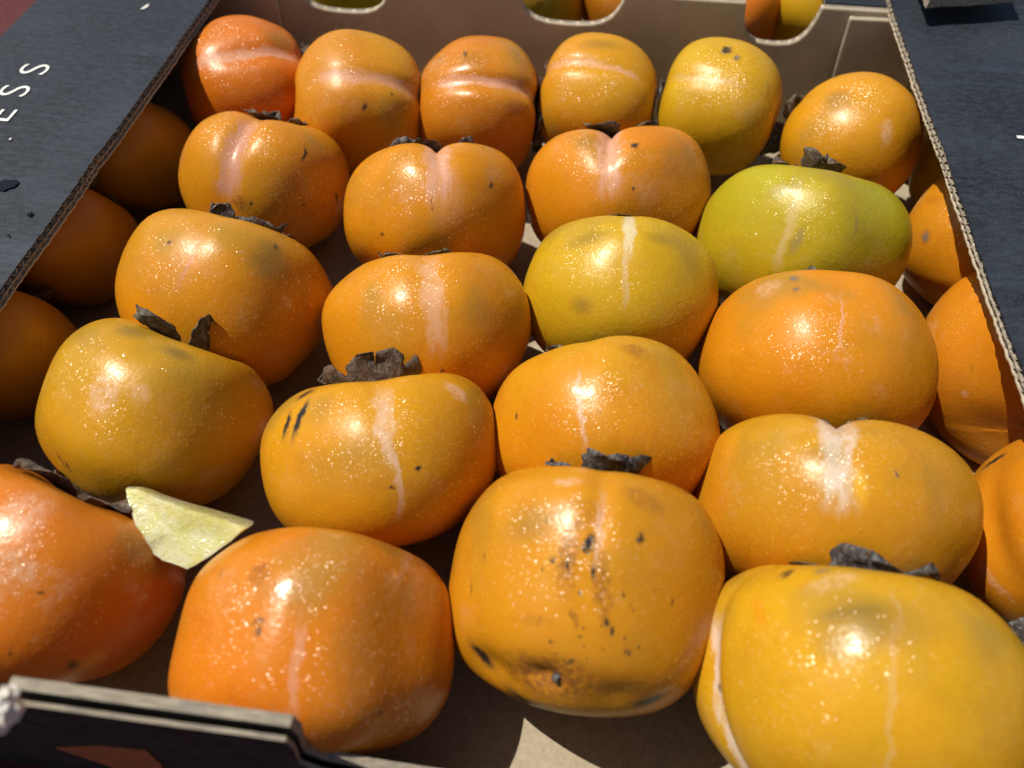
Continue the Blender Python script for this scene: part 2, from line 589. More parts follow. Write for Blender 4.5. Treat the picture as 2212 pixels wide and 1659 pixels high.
# ------------------------------------------------------------------ the neighbouring tray behind
nb = empty('cardboard_tray', W(-2, 58, TABLE), 'second black cardboard tray of persimmons, seen behind the notched back wall', 'tray')
prism('floor_panel', [(-30, 40.6), (24, 40.6), (24, 76), (-30, 76)], TABLE + .05, FLOOR, 'xy', MAT['kraft_floor'], nb, bevel=0)
prism('front_wall', [(-30, TABLE + .1), (-30, -21.9), (11.2, -21.9), (11.3, -19.2), (24, -19.2), (24, TABLE + .1)], 40.2, 40.6, 'xz', [MAT['print'], MAT['kraft'], MAT['edge']], nb, mats=(0, 1, 2))
prism('corner_flap', [(11.2, 40.1), (24, 40.1), (24, 47), (11.2, 44)], -19.15, -18.95, 'xy', [MAT['print'], MAT['print'], MAT['edge']], nb, mats=(0, 1, 2))
prism('overhanging_tab', wobble([(15.05, 37.55), (15.5, 37.75), (17.0, 38.05), (19.35, 38.75), (19.8, 45), (15.2, 45)], .3, .03, 6), -17.75, -17.35, 'xy', [MAT['kraft'], MAT['print'], MAT['edge']], nb, bevel=0, mats=(0, 1, 2))
adopt(nb)


# ------------------------------------------------------------------ persimmon shape
def body(U, V, p):
    """persimmon skin in units of its radius; axis +z (calyx), +x faces the front"""
    s = np.sin(U); c = np.cos(U)
    rho = np.abs(s) ** p.get('es', .82)
    ht = p.get('h', .78)
    z = np.sign(c) * np.abs(c) ** p.get('ec', .88) * np.where(c > 0, ht, ht * p.get('hb', 1.0))
    rho = rho * (1 + p.get('lob', .025) * np.cos(4 * (V - p.get('l4', 0.))) * s * s)
    z = z - np.where(c > 0, p.get('dt', .24) * np.exp(-(rho / p.get('dw', .40)) ** 2), 0)
    z = z + np.where(c < 0, p.get('db', .10) * np.exp(-(rho / p.get('dbw', .20)) ** 2), 0)
    x = rho * np.cos(V); y = rho * np.sin(V)
    k = np.ones_like(x)
    rs = np.random.RandomState(p.get('seed', 1))
    d = np.stack([s * np.cos(V), s * np.sin(V), c], -1)
    for i in range(12):
        q = rs.normal(size=3); q /= np.linalg.norm(q)
        fr = rs.uniform(1.5, 6.0); a = p.get('lump', .013) * rs.uniform(.5, 1.4) * 2 / fr
        k = k + a * np.sin(fr * (d @ q) * 1.5 + rs.uniform(0, 6.28))
    for (phi, dep, wid, uc, us, cusp) in p.get('grooves', []):
        dv = V - math.radians(phi)
        dist = np.abs(np.sin(dv)) * s
        prof = np.exp(-dist / wid) if cusp else np.exp(-(dist / wid) ** 2)
        prof = prof * np.clip(np.cos(dv) * 4, 0, 1)
        k = k - dep * prof * np.exp(-((U - uc) / us) ** 2)
    for (uu, vv, dep, wid) in p.get('dents', []):
        n = np.array([math.sin(uu) * math.cos(math.radians(vv)), math.sin(uu) * math.sin(math.radians(vv)), math.cos(uu)])
        k = k - dep * np.exp(-((1 - d @ n) * 2) / wid ** 2)
    return np.stack([x * k, y * k, z * k], -1)


# positions in cm from the lens, axis (turn, tilt) of the calyx, creases, colours, marks
FRUITS = {
    'A1': dict(pos=(-17.1, 33.94, -22.1),
             R=3.35,
             hb=1.14,
             ax=(84, 6),
             h=0.9,
             grooves=[(-28, 0.075, 0.16, 1.2, 0.9, 0)],
             seed=11,
             main=(0.66, 0.168, 0.006),
             top=(0.66, 0.17, 0.012),
             rough=0.4,
             wet=0.2,
             bloom=0.2,
             seams=[(-28, 0.11, -0.75, 0.6, (0.74, 0.38, 0.24), 0.75)],
             crot=10,
             sep={0: (30, 60, 1.5, 1.0)},
             label='deep reddish orange persimmon in the back left corner, half in shadow'),
    'A2': dict(pos=(-11.17, 32.79, -22.1),
             R=3.37,
             hb=1.14,
             ax=(97, 8),
             h=0.9,
             grooves=[(-24, 0.06, 0.13, 1.2, 0.9, 0)],
             seed=12,
             main=(0.64, 0.235, 0.01),
             top=(0.66, 0.3, 0.005),
             rough=0.42,
             bloom=0.3,
             seams=[(-24, 0.11, -0.7, 0.6, (0.74, 0.38, 0.24), 0.7)],
             marks=[('k', 787, 231, 6, 6, 0, 0.9), ('k', 845, 203, 4, 3, 0, 0.7)],
             label='dull orange back row persimmon with one black dot, second from the left'),
    'A3': dict(pos=(-5.23, 33.76, -22.3),
             R=3.32,
             hb=1.14,
             ax=(95, 5),
             h=0.86,
             grooves=[(-22, 0.1, 0.13, 1.3, 1.0, 0)],
             seed=13,
             main=(0.62, 0.2, 0.008),
             top=(0.64, 0.25, 0.01),
             rough=0.34,
             wet=0.8,
             bloom=0.25,
             seams=[(-22, 0.1, -0.7, 0.65, (0.74, 0.38, 0.24), 0.85)],
             marks=[('k', 1005, 118, 5, 6, 0, 0.8), ('b', 1020, 130, 50, 25, 0, 0.35)],
             drops=2000,
             label='wet brownish orange back row persimmon with a bright pink crease, third from left'),
    'A4': dict(pos=(0.1, 34.88, -22.1),
             R=3.09,
             hb=1.14,
             ax=(-84, 8),
             h=0.9,
             grooves=[(34, 0.06, 0.12, 1.3, 1.0, 0)],
             seed=14,
             main=(0.66, 0.3, 0.005),
             top=(0.64, 0.25, 0.01),
             rough=0.4,
             wet=0.3,
             bloom=0.3,
             seams=[(34, 0.09, -0.7, 0.65, (0.74, 0.38, 0.24), 0.6)],
             marks=[('b', 1300, 95, 60, 14, 0, 0.5)],
             crot=20,
             label='golden orange back row persimmon with a thin pink crease, fourth from left'),
    'A5': dict(pos=(6.14, 34.83, -21.9),
             R=3.17,
             hb=1.14,
             ax=(-82, 12),
             h=0.86,
             grooves=[(22, 0.025, 0.14, 1.2, 0.9, 0)],
             seed=15,
             main=(0.62, 0.33, 0.009),
             top=(0.62, 0.37, 0.01),
             rough=0.36,
             wet=0.4,
             bloom=0.25,
             seams=[(22, 0.06, -0.5, 0.5, (0.7, 0.52, 0.33), 0.35)],
             marks=[('k', 1570, 108, 11, 7, 15, 0.9), ('g', 1591, 125, 7, 5, 30, 0.8), ('n', 1660, 200, 10, 14, 0, 0.4)],
             crot=10,
             label='mustard yellow back row persimmon with a black scab near its top'),
    'A6': dict(pos=(12.29, 32.58, -21.9),
             R=3.08,
             ax=(-84, 26),
             dt=0.1,
             db=0.02,
             es=0.92,
             ec=0.96,
             lump=0.006,
             h=1.0,
             grooves=[(50, 0.03, 0.12, 1.3, 0.9, 0)],
             seed=16,
             main=(0.65, 0.275, 0.008),
             top=(0.66, 0.3, 0.005),
             rough=0.4,
             bloom=0.3,
             seams=[],
             marks=[('b', 1808, 217, 42, 34, 0, 0.6), ('n', 1848, 243, 6, 10, 20, 0.35), ('p', 1915, 285, 18, 28, 0, 0.4)],
             crot=0,
             sep={0: (30, 75, 1.7, 1.0)},
             label='smooth round amber persimmon at the right end of the back row, bruised brown on top'),
    'B1': dict(pos=(-14.16, 27.04, -22.1),
             R=3.52,
             hb=1.14,
             es=0.84,
             ec=0.9,
             ax=(12, -2),
             h=0.86,
             grooves=[(-27, 0.11, 0.15, 0.95, 0.7, 0)],
             seed=21,
             sep={0: (20, 10, 0.8, 0.7), 1: (20, 0, 0.9, 0.7), 2: (20, 20, 0.8, 0.6), 3: (20, 10, 0.8, 0.7)},
             main=(0.63, 0.25, 0.008),
             top=(0.64, 0.22, 0.01),
             rough=0.38,
             wet=0.3,
             bloom=0.2,
             seams=[(-27, 0.19, -0.25, 0.6, (0.58, 0.27, 0.17), 1.0)],
             marks=[('k', 558, 258, 34, 8, -8, 0.85), ('k', 657, 333, 5, 14, 5, 0.9), ('n', 518, 440, 26, 18, 0, 0.75), ('k', 545, 438, 5, 4, 0, 0.8), ('k', 655, 443, 4, 4, 0, 0.8), ('k', 727, 427, 4, 6, 0, 0.8), ('k', 590, 425, 3, 3, 0, 0.6)],
             label='orange persimmon with a wide pink groove and black streak beside its stem'),
    'B2': dict(pos=(-6.22, 25.71, -22.1),
             R=3.88,
             hb=1.14,
             ax=(0, 12),
             h=0.78,
             grooves=[(2, 0.2, 0.13, 0.6, 0.62, 1)],
             seed=22,
             main=(0.67, 0.245, 0.005),
             top=(0.67, 0.245, 0.005),
             rough=0.36,
             wet=0.4,
             bloom=0.3,
             seams=[(2, 0.18, -0.1, 0.7, (0.74, 0.38, 0.24), 0.9), (6, 0.22, -0.35, 0.25, (0.74, 0.38, 0.24), 0.22)],
             marks=[('n', 933, 440, 4, 18, 5, 0.8), ('k', 1062, 400, 5, 5, 0, 0.8), ('k', 825, 507, 5, 4, 0, 0.7)],
             label='orange persimmon split by a deep pink central groove, below the wet back row one'),
    'B3': dict(pos=(1.49, 28.01, -22.1),
             R=3.89,
             hb=1.14,
             ax=(-3, 6),
             h=0.77,
             grooves=[(-4, 0.22, 0.12, 0.62, 0.65, 1)],
             seed=23,
             main=(0.67, 0.245, 0.005),
             top=(0.66, 0.21, 0.01),
             rough=0.38,
             wet=0.3,
             bloom=0.3,
             seams=[(-4, 0.17, -0.1, 0.7, (0.74, 0.38, 0.24), 0.95)],
             marks=[('k', 1372, 313, 8, 5, -10, 0.9), ('k', 1368, 407, 4, 4, 0, 0.7), ('b', 1270, 305, 40, 20, 0, 0.5)],
             label='orange cleft persimmon with a deep pink groove directly behind the yellow one'),
    'B4': dict(pos=(9.22, 25.8, -22.1),
             R=4.14,
             hb=1.14,
             es=0.84,
             ec=0.9,
             ax=(10, 4),
             h=0.76,
             grooves=[(-6, 0.02, 0.2, 0.9, 0.6, 0)],
             seed=24,
             main=(0.5, 0.345, 0.01),
             top=(0.43, 0.365, 0.012),
             amt=1.0,
             rough=0.38,
             wet=0.25,
             bloom=0.15,
             seams=[(-6, 0.07, -0.3, 0.45, (0.7, 0.52, 0.33), 0.35)],
             marks=[('b', 1690, 410, 40, 20, 0, 0.5), ('g', 1720, 520, 10, 34, 22, 0.35), ('g', 1850, 485, 5, 14, 0, 0.3)],
             sep={0: (38, 50, 1.35, 1.0)},
             crot=14,
             label='greenest persimmon, lime yellow with a dark curled calyx on top'),
    'C1': dict(pos=(-13.44, 19.85, -22.1),
             R=3.88,
             hb=1.14,
             dt=0.26,
             ax=(18, 2),
             h=0.82,
             es=0.84,
             ec=0.9,
             grooves=[(-25, 0.015, 0.1, 0.9, 0.6, 0)],
             seed=31,
             main=(0.67, 0.245, 0.005),
             top=(0.62, 0.27, 0.012),
             amt=0.9,
             rough=0.38,
             wet=0.3,
             bloom=0.25,
             seams=[(-25, 0.03, -0.1, 0.35, (0.62, 0.25, 0.13), 0.7)],
             marks=[('b', 575, 565, 80, 45, 10, 0.75), ('k', 365, 525, 5, 4, 0, 0.8), ('k', 597, 535, 6, 6, 0, 0.8), ('b', 590, 540, 40, 25, 0, 0.5), ('p', 620, 655, 22, 10, 20, 0.4)],
             crot=25,
             label='large orange persimmon with a grey brown bruise, beside the shaded left column'),
    'C2': dict(pos=(-5.3, 19.15, -22.1),
             R=3.8,
             hb=1.14,
             dt=0.28,
             ax=(-4, 1),
             h=0.8,
             grooves=[(2, 0.055, 0.17, 0.8, 0.6, 0)],
             seed=32,
             main=(0.67, 0.245, 0.005),
             top=(0.65, 0.26, 0.01),
             rough=0.38,
             wet=0.35,
             bloom=0.2,
             seams=[(3, 0.12, -0.25, 0.58, (0.74, 0.4, 0.22), 0.75)],
             marks=[('k', 953, 800, 5, 5, 0, 0.7), ('n', 1003, 765, 4, 26, 0, 0.5)],
             crot=30,
             label='orange persimmon with a broad peach pink vertical scar left of the yellow one'),
    'C3': dict(pos=(1.86, 21.75, -22.1),
             R=3.73,
             hb=1.14,
             ax=(2, 16),
             h=0.77,
             grooves=[(3, 0.02, 0.12, 0.8, 0.6, 0)],
             seed=33,
             main=(0.6, 0.35, 0.01),
             top=(0.62, 0.37, 0.01),
             amt=0.9,
             rough=0.38,
             wet=0.3,
             bloom=0.12,
             seams=[(4, 0.065, 0.1, 0.66, (0.72, 0.64, 0.44), 0.75), (3, 0.05, -0.35, 0.12, (0.7, 0.52, 0.33), 0.5)],
             marks=[('b', 1270, 515, 70, 18, 0, 0.55), ('b', 1420, 515, 45, 14, 0, 0.5), ('b', 1255, 660, 34, 24, 0, 0.5)],
             label='bright yellow persimmon with a narrow white vertical scar in the centre'),
    'C4': dict(pos=(9.11, 19.18, -22.1),
             R=4.04,
             hb=1.14,
             ax=(8, 16),
             h=0.78,
             grooves=[(9, 0.015, 0.15, 0.9, 0.7, 0)],
             seed=34,
             main=(0.67, 0.245, 0.005),
             top=(0.68, 0.235, 0.008),
             rough=0.4,
             wet=0.25,
             bloom=0.25,
             seams=[(9, 0.02, -0.15, 0.3, (0.74, 0.38, 0.24), 0.6)],
             marks=[('g', 1715, 602, 9, 6, 0, 0.8), ('g', 1718, 625, 8, 5, 20, 0.8), ('p', 1660, 620, 34, 18, 0, 0.3)],
             sep={0: (18, 5, 1.1, 0.9)},
             crot=8,
             label='vivid orange smooth persimmon in front of the green one'),
    'D1': dict(pos=(-13.97, 14.02, -22.1),
             R=3.69,
             ax=(20, -6),
             dt=0.3,
             dw=0.46,
             h=0.88,
             es=0.84,
             ec=0.9,
             grooves=[(-20, 0.02, 0.2, 0.7, 0.5, 0)],
             seed=41,
             main=(0.62, 0.29, 0.008),
             top=(0.56, 0.29, 0.012),
             amt=0.9,
             rough=0.36,
             wet=0.45,
             bloom=0.18,
             seams=[],
             marks=[('b', 290, 716, 55, 16, 0, 0.75), ('b', 385, 763, 46, 16, 5, 0.8), ('p', 225, 845, 40, 55, 10, 0.5), ('p', 300, 850, 30, 30, 0, 0.35), ('k', 132, 995, 4, 9, -25, 0.8), ('k', 146, 1007, 3, 7, -25, 0.8)],
             sep={0: (70, 95, 1.2, 0.8), 3: (20, 20, 1.9, 1.0), 1: (28, 5, 1.8, 1.1)},
             crot=40,
             label='golden ochre persimmon with two smudged bruises and a torn curled calyx'),
    'D2': dict(pos=(-5.84, 13.24, -22.1),
             R=3.85,
             ax=(-6, -3),
             dt=0.3,
             dw=0.44,
             h=0.8,
             grooves=[(2, 0.035, 0.14, 0.8, 0.6, 0)],
             seed=42,
             main=(0.64, 0.26, 0.008),
             top=(0.66, 0.3, 0.005),
             rough=0.38,
             wet=0.3,
             bloom=0.2,
             seams=[(3, 0.07, -0.02, 0.5, (0.74, 0.48, 0.31), 0.75), (5, 0.035, -0.38, 0.05, (0.78, 0.5, 0.34), 0.75)],
             marks=[('k', 647, 903, 9, 26, 14, 1), ('k', 619, 917, 8, 14, 10, 1), ('k', 662, 850, 20, 7, -28, 0.9), ('k', 902, 1013, 6, 6, 0, 1), ('k', 845, 1055, 5, 5, 0, 0.8), ('b', 690, 880, 50, 36, 0, 0.4), ('p', 985, 845, 40, 14, 30, 0.5)],
             crot=0,
             sep={0: (62, 90, 1.2, 1.15), 1: (35, 15, 1.3, 0.9), 3: (30, 10, 1.3, 0.9)},
             st=0,
             label='amber persimmon with black elongated blotches and an upright brown calyx'),
    'D3': dict(pos=(1.47, 15.15, -22.1),
             R=3.84,
             ax=(-1, 14),
             h=0.78,
             grooves=[(-8, 0.03, 0.12, 0.9, 0.7, 0), (0, 0.02, 0.4, 0.6, 0.4, 0)],
             seed=43,
             main=(0.67, 0.245, 0.005),
             top=(0.63, 0.3, 0.01),
             amt=0.9,
             rough=0.4,
             wet=0.3,
             bloom=0.12,
             seams=[(-9, 0.03, -0.35, 0.22, (0.74, 0.45, 0.3), 0.8)],
             marks=[('n', 1375, 758, 42, 16, 10, 0.55), ('k', 1330, 988, 5, 5, 0, 0.8), ('k', 1117, 897, 4, 4, 0, 0.7), ('n', 1295, 892, 8, 8, 0, 0.4)],
             drops=4800,
             crot=10,
             label='orange persimmon thick with fine droplets and a thin pink seam, in the middle'),
    'D4': dict(pos=(8.8, 12.87, -22.1),
             R=4.32,
             ax=(4, 12),
             h=0.71,
             grooves=[(6, 0.18, 0.13, 0.58, 0.55, 1)],
             seed=44,
             main=(0.64, 0.26, 0.008),
             top=(0.6, 0.3, 0.012),
             amt=0.9,
             rough=0.36,
             wet=0.4,
             bloom=0.15,
             seams=[(4, 0.14, -0.15, 0.62, (0.76, 0.62, 0.48), 0.85)],
             marks=[('y', 1858, 1050, 20, 55, 0, 0.9), ('k', 2080, 1233, 9, 14, 20, 0.9), ('b', 1780, 985, 70, 45, 0, 0.4), ('k', 1935, 1022, 5, 5, 0, 0.7), ('b', 2020, 1060, 40, 60, 0, 0.3)],
             dsize=0.00026,
             sep={0: (28, 35, 0.9, 0.6)},
             crot=-18,
             label='large ochre orange persimmon with a ragged white scar round a central groove'),
    'E1': dict(pos=(-14.93, 7.99, -22.1),
             R=3.7,
             ax=(20, -10),
             dt=0.32,
             dw=0.5,
             h=0.86,
             grooves=[(4, 0.04, 0.2, 0.5, 0.5, 0)],
             seed=51,
             main=(0.66, 0.18, 0.01),
             top=(0.66, 0.2, 0.012),
             rough=0.34,
             wet=0.8,
             bloom=0.7,
             seams=[],
             marks=[('k', 160, 1438, 10, 8, 0, 0.9), ('y', 195, 1430, 45, 22, -10, 0.7), ('k', 83, 1280, 6, 5, 0, 0.6), ('k', 22, 1412, 3, 4, 0, 0.6), ('p', 50, 1110, 60, 60, 0, 0.45)],
             crot=35,
             sep={0: (30, 10, 2.0, 1.1), 3: (25, -5, 1.9, 1.1)},
             label='wet red orange persimmon at the left edge beside the pale wedge'),
    'E2': dict(pos=(-6.18, 6.77, -22.1),
             R=3.69,
             ec=0.6,
             es=0.64,
             dt=0.08,
             ax=(4, 6),
             h=0.78,
             grooves=[(-6, 0.012, 0.14, 1.2, 0.8, 0)],
             seed=52,
             calyx=False,
             main=(0.66, 0.19, 0.008),
             top=(0.65, 0.22, 0.008),
             rough=0.33,
             wet=0.9,
             bloom=0.22,
             seams=[(-8, 0.045, -0.65, 0.0, (0.74, 0.38, 0.24), 0.5)],
             marks=[('n', 560, 1240, 38, 20, -8, 0.7), ('n', 478, 1236, 9, 9, 0, 0.5), ('k', 555, 1362, 9, 6, 0, 0.7), ('k', 556, 1345, 14, 5, 0, 0.5), ('n', 600, 1270, 70, 30, 0, 0.25), ('k', 610, 1275, 3, 3, 0, 0.7), ('p', 880, 1210, 12, 60, 0, 0.25), ('k', 820, 1540, 4, 4, 0, 0.6)],
             dsize=0.00027,
             label='big wet deep orange persimmon behind the front wall of the tray'),
    'E3': dict(pos=(1.24, 9.35, -21.9),
             R=3.87,
             ax=(9, -2),
             h=0.93,
             hb=1.0,
             es=0.7,
             ec=0.75,
             dt=0.22,
             lump=0.012,
             dents=[(2.22, -14, 0.055, 0.3), (2.22, -14, 0.05, 0.1), (2.28, -50, 0.065, 0.22), (2.32, 26, 0.06, 0.24), (2.3, 60, 0.04, 0.22)],
             grooves=[(2, 0.03, 0.08, 0.9, 0.6, 0)],
             seed=53,
             main=(0.65, 0.26, 0.008),
             top=(0.62, 0.26, 0.01),
             rough=0.34,
             wet=0.7,
             bloom=0.18,
             seams=[(2, 0.03, 0.3, 0.62, (0.72, 0.42, 0.28), 0.6)],
             marks=[('k', 1281, 1234, 4, 5, 20, 0.7), ('k', 1362, 1307, 3, 4, 15, 0.6), ('k', 1353, 1379, 3, 4, 20, 0.8), ('k', 1272, 1191, 2, 5, 4, 0.8), ('k', 1262, 1355, 4, 4, -1, 0.8), ('k', 1252, 1375, 3, 4, 18, 0.8), ('k', 1355, 1405, 3, 6, 16, 0.7), ('k', 1198, 1410, 3, 3, -18, 0.6), ('k', 1312, 1255, 3, 4, 12, 0.8), ('k', 1452, 1297, 4, 7, 6, 0.7), ('k', 1362, 1407, 3, 6, -10, 0.8), ('k', 1215, 1221, 4, 7, 16, 0.5), ('k', 1219, 1426, 3, 4, -13, 0.5), ('k', 1192, 1384, 3, 3, 2, 0.8), ('k', 1241, 1211, 3, 3, -18, 0.7), ('k', 1296, 1356, 3, 6, 17, 0.6), ('k', 1419, 1276, 2, 3, -20, 0.5), ('k', 1141, 1305, 2, 2, 6, 0.6), ('k', 1266, 1423, 3, 4, 3, 0.9), ('k', 1381, 1397, 3, 4, 9, 0.8), ('k', 1168, 1331, 2, 5, 12, 0.6), ('k', 1367, 1316, 2, 3, 7, 0.9), ('k', 1187, 1123, 3, 6, 0, 0.5), ('k', 1263, 1310, 2, 2, 20, 0.8), ('k', 1171, 1229, 3, 6, 11, 0.5), ('k', 1297, 1138, 2, 3, -4, 0.8), ('n', 1225, 1200, 30, 100, 6, 0.75), ('n', 1300, 1265, 26, 115, -4, 0.7), ('p', 1290, 1180, 9, 80, 5, 0.45), ('b', 1150, 1130, 90, 50, 0, 0.5), ('n', 1390, 1080, 70, 24, 15, 0.4), ('p', 1225, 1040, 40, 10, 20, 0.4), ('n', 1190, 1455, 140, 50, -4, 0.95), ('k', 1205, 1462, 10, 12, 0, 1), ('k', 1275, 1170, 11, 15, 20, 1), ('k', 1265, 1186, 7, 7, 0, 0.9), ('k', 1386, 1163, 9, 8, 0, 0.85), ('k', 1226, 1222, 5, 16, 3, 0.9), ('k', 1282, 1240, 6, 14, 10, 0.85), ('k', 1252, 1278, 5, 6, 0, 0.9), ('n', 1240, 1335, 8, 26, -10, 0.85), ('k', 1310, 1348, 7, 8, 0, 0.8), ('k', 1325, 1365, 6, 9, 0, 0.85), ('k', 1192, 1208, 5, 5, 0, 0.8), ('k', 1045, 1418, 34, 9, 42, 0.95), ('k', 1130, 1512, 46, 11, 12, 0.8), ('k', 1405, 1513, 38, 9, 4, 0.95), ('n', 1200, 1545, 100, 22, 12, 0.9), ('k', 1232, 1428, 9, 5, 0, 0.7), ('k', 1345, 1285, 5, 5, 0, 0.7), ('n', 1045, 1205, 8, 9, 0, 0.6), ('k', 1018, 1268, 3, 8, 5, 0.8), ('n', 1250, 1110, 80, 40, -10, 0.35), ('k', 1262, 1395, 4, 4, 0, 0.7), ('k', 1300, 1405, 4, 4, 0, 0.6), ('n', 1150, 1340, 60, 14, 0, 0.35)],
             tip=(1205, 1462),
             drops=2200,
             dsize=0.00027,
             sep={0: (48, 10, 1.4, 1.25), 1: (42, 0, 1.9, 1.0), 3: (25, 10, 1.3, 0.9)},
             crot=25,
             st=1,
             label='speckled orange persimmon with black blotches and its blossom tip showing, front centre'),
    'E4': dict(pos=(8.53, 7.1, -21.2),
             R=4.01,
             dt=0.26,
             ec=0.84,
             es=0.8,
             ax=(10, 0),
             h=0.84,
             grooves=[(-63, 0.11, 0.1, 1.9, 0.7, 1), (12, 0.012, 0.15, 1.0, 0.8, 0)],
             seed=54,
             main=(0.65, 0.32, 0.009),
             top=(0.66, 0.36, 0.012),
             rough=0.34,
             wet=0.6,
             bloom=0.15,
             seams=[(12, 0.03, -0.6, 0.55, (0.7, 0.46, 0.22), 0.28), (-63, 0.07, -0.75, 0.25, (0.76, 0.6, 0.46), 0.85)],
             marks=[('b', 1860, 1345, 130, 75, 4, 0.7), ('b', 1840, 1320, 85, 18, 4, 0.7), ('b', 1820, 1400, 80, 40, 0, 0.4), ('k', 1702, 1238, 18, 7, -25, 0.7), ('g', 1775, 1232, 14, 6, 0, 0.5), ('o', 1640, 1322, 22, 46, 5, 0.5), ('p', 1800, 1255, 70, 20, 0, 0.3), ('k', 1555, 1490, 3, 7, 0, 0.6)],
             drops=1800,
             dsize=0.00033,
             sep={0: (48, 25, 1.15, 1.05), 1: (42, 12, 1.6, 0.9), 3: (25, 20, 1.3, 0.9)},
             crot=15,
             st=1,
             label='largest yellow persimmon filling the front right corner of the picture'),
    'B0': dict(pos=(-22.31, 29.19, -23.0),
             R=3.36,
             ax=(10, 10),
             h=0.8,
             seed=61,
             main=(0.56, 0.27, 0.01),
             top=(0.6, 0.26, 0.01),
             bloom=0.1,
             drops=0,
             calyx=False,
             low=True,
             label='shaded persimmon under the left flap, rearmost of three in the dark'),
    'C0': dict(pos=(-22.57, 22.75, -22.9),
             R=3.37,
             ax=(20, 10),
             h=0.8,
             seed=62,
             main=(0.58, 0.25, 0.01),
             top=(0.62, 0.22, 0.01),
             bloom=0.1,
             drops=0,
             low=True,
             label='shaded persimmon under the left flap, middle one of three in the dark'),
    'D0': dict(pos=(-22.2, 16.47, -22.9),
             R=3.25,
             ax=(10, 10),
             h=0.8,
             seed=63,
             main=(0.58, 0.27, 0.01),
             top=(0.62, 0.24, 0.01),
             bloom=0.1,
             drops=0,
             low=True,
             marks=[('n', 82, 742, 14, 14, 0, 0.7), ('y', 85, 725, 50, 34, 0, 0.5)],
             label='shaded persimmon under the left flap with a brown spot, frontmost of three'),
    'A7': dict(pos=(18.68, 33.89, -23.0),
             R=3.17,
             ax=(-80, 10),
             h=0.8,
             seed=71,
             main=(0.66, 0.3, 0.005),
             top=(0.62, 0.37, 0.01),
             bloom=0.1,
             drops=0,
             low=True,
             label='sliver of persimmon beneath the far end of the right flap'),
    'B5': dict(pos=(17.88, 27.34, -22.7),
             R=3.54,
             ax=(25, 20),
             h=0.92,
             seed=72,
             main=(0.66, 0.24, 0.008),
             top=(0.66, 0.3, 0.005),
             bloom=0.2,
             rough=0.38,
             wet=0.4,
             dsize=0.00027,
             marks=[('g', 2000, 512, 10, 8, 0, 0.8), ('n', 2015, 430, 14, 18, 0, 0.35)],
             label='orange persimmon with a grey scab, under the right flap beside the green one'),
    'C5': dict(pos=(18.05, 20.31, -22.6),
             R=4.28,
             ax=(30, 42),
             h=0.92,
             db=0.09,
             dbw=0.34,
             grooves=[(-40, 0.05, 0.25, 2.4, 0.5, 0)],
             seed=73,
             main=(0.67, 0.225, 0.008),
             top=(0.67, 0.235, 0.01),
             bloom=0.3,
             rough=0.38,
             wet=0.4,
             dsize=0.00027,
             marks=[('p', 2165, 705, 30, 16, -30, 0.5), ('p', 2085, 850, 14, 10, 0, 0.3), ('n', 2200, 910, 24, 12, 0, 0.5), ('n', 2100, 800, 5, 7, 0, 0.4)],
             label='bright orange persimmon with a pink graze, tucked under the right flap'),
    'D5': dict(pos=(17.49, 13.09, -22.6),
             R=3.98,
             ax=(15, 38),
             h=0.92,
             db=0.09,
             dbw=0.34,
             grooves=[(-50, 0.07, 0.16, 2.2, 0.6, 0)],
             seed=74,
             main=(0.66, 0.235, 0.008),
             top=(0.67, 0.25, 0.01),
             bloom=0.15,
             rough=0.38,
             wet=0.4,
             marks=[('k', 2146, 996, 9, 13, 35, 1), ('p', 2140, 1250, 14, 50, -25, 0.3)],
             crot=10,
             label='orange persimmon with one black pit, cut off by the right edge'),
    'E5': dict(pos=(16.62, 7.49, -22.9),
             R=3.16,
             ax=(-30, 10),
             h=0.8,
             seed=75,
             main=(0.66, 0.3, 0.005),
             top=(0.62, 0.37, 0.01),
             bloom=0.1,
             drops=200,
             st=1,
             crot=-20,
             sep={0: (35, 60, 1.8, 1.1)},
             label='persimmon corner with dry sepals at the lower right edge'),
    'N1': dict(pos=(-14.3, 45.6, -22.1),
             R=3.7,
             ax=(10, 10),
             h=0.78,
             seed=81,
             main=(0.55, 0.34, 0.01),
             top=(0.62, 0.37, 0.01),
             label='yellow persimmon of the rear tray seen through the left notch',
             grp='persimmons in the rear tray',
             drops=150,
             low=True,
             calyx=False,
             bloom=0.2),
    'N2': dict(pos=(-4.2, 45.4, -21.9),
             R=3.8,
             ax=(80, 10),
             h=0.85,
             seed=82,
             main=(0.62, 0.36, 0.01),
             top=(0.62, 0.37, 0.01),
             marks=[('n', 1165, 12, 8, 14, 0, 0.6)],
             label='yellow persimmon of the rear tray at the left of the middle notch',
             grp='persimmons in the rear tray',
             drops=150,
             low=True,
             calyx=False,
             bloom=0.2),
    'N3': dict(pos=(2.0, 44.9, -21.7),
             R=3.7,
             ax=(70, 10),
             h=0.85,
             seed=83,
             main=(0.68, 0.22, 0.01),
             top=(0.67, 0.245, 0.005),
             wet=0.6,
             label='orange persimmon of the rear tray at the right of the middle notch',
             grp='persimmons in the rear tray',
             drops=150,
             low=True,
             calyx=False,
             bloom=0.2),
    'N4': dict(pos=(7.0, 44.6, -23.0),
             R=3.7,
             ax=(-60, 10),
             h=0.85,
             seed=84,
             main=(0.68, 0.18, 0.01),
             top=(0.66, 0.168, 0.006),
             label='red orange persimmon of the rear tray low in the right notch',
             grp='persimmons in the rear tray',
             drops=150,
             low=True,
             calyx=False,
             bloom=0.2),
    'N5': dict(pos=(12.7, 46.0, -21.7),
             R=3.7,
             ax=(20, 10),
             h=0.85,
             seed=85,
             main=(0.66, 0.36, 0.01),
             top=(0.62, 0.37, 0.01),
             label='yellow persimmon of the rear tray at the right of the right notch',
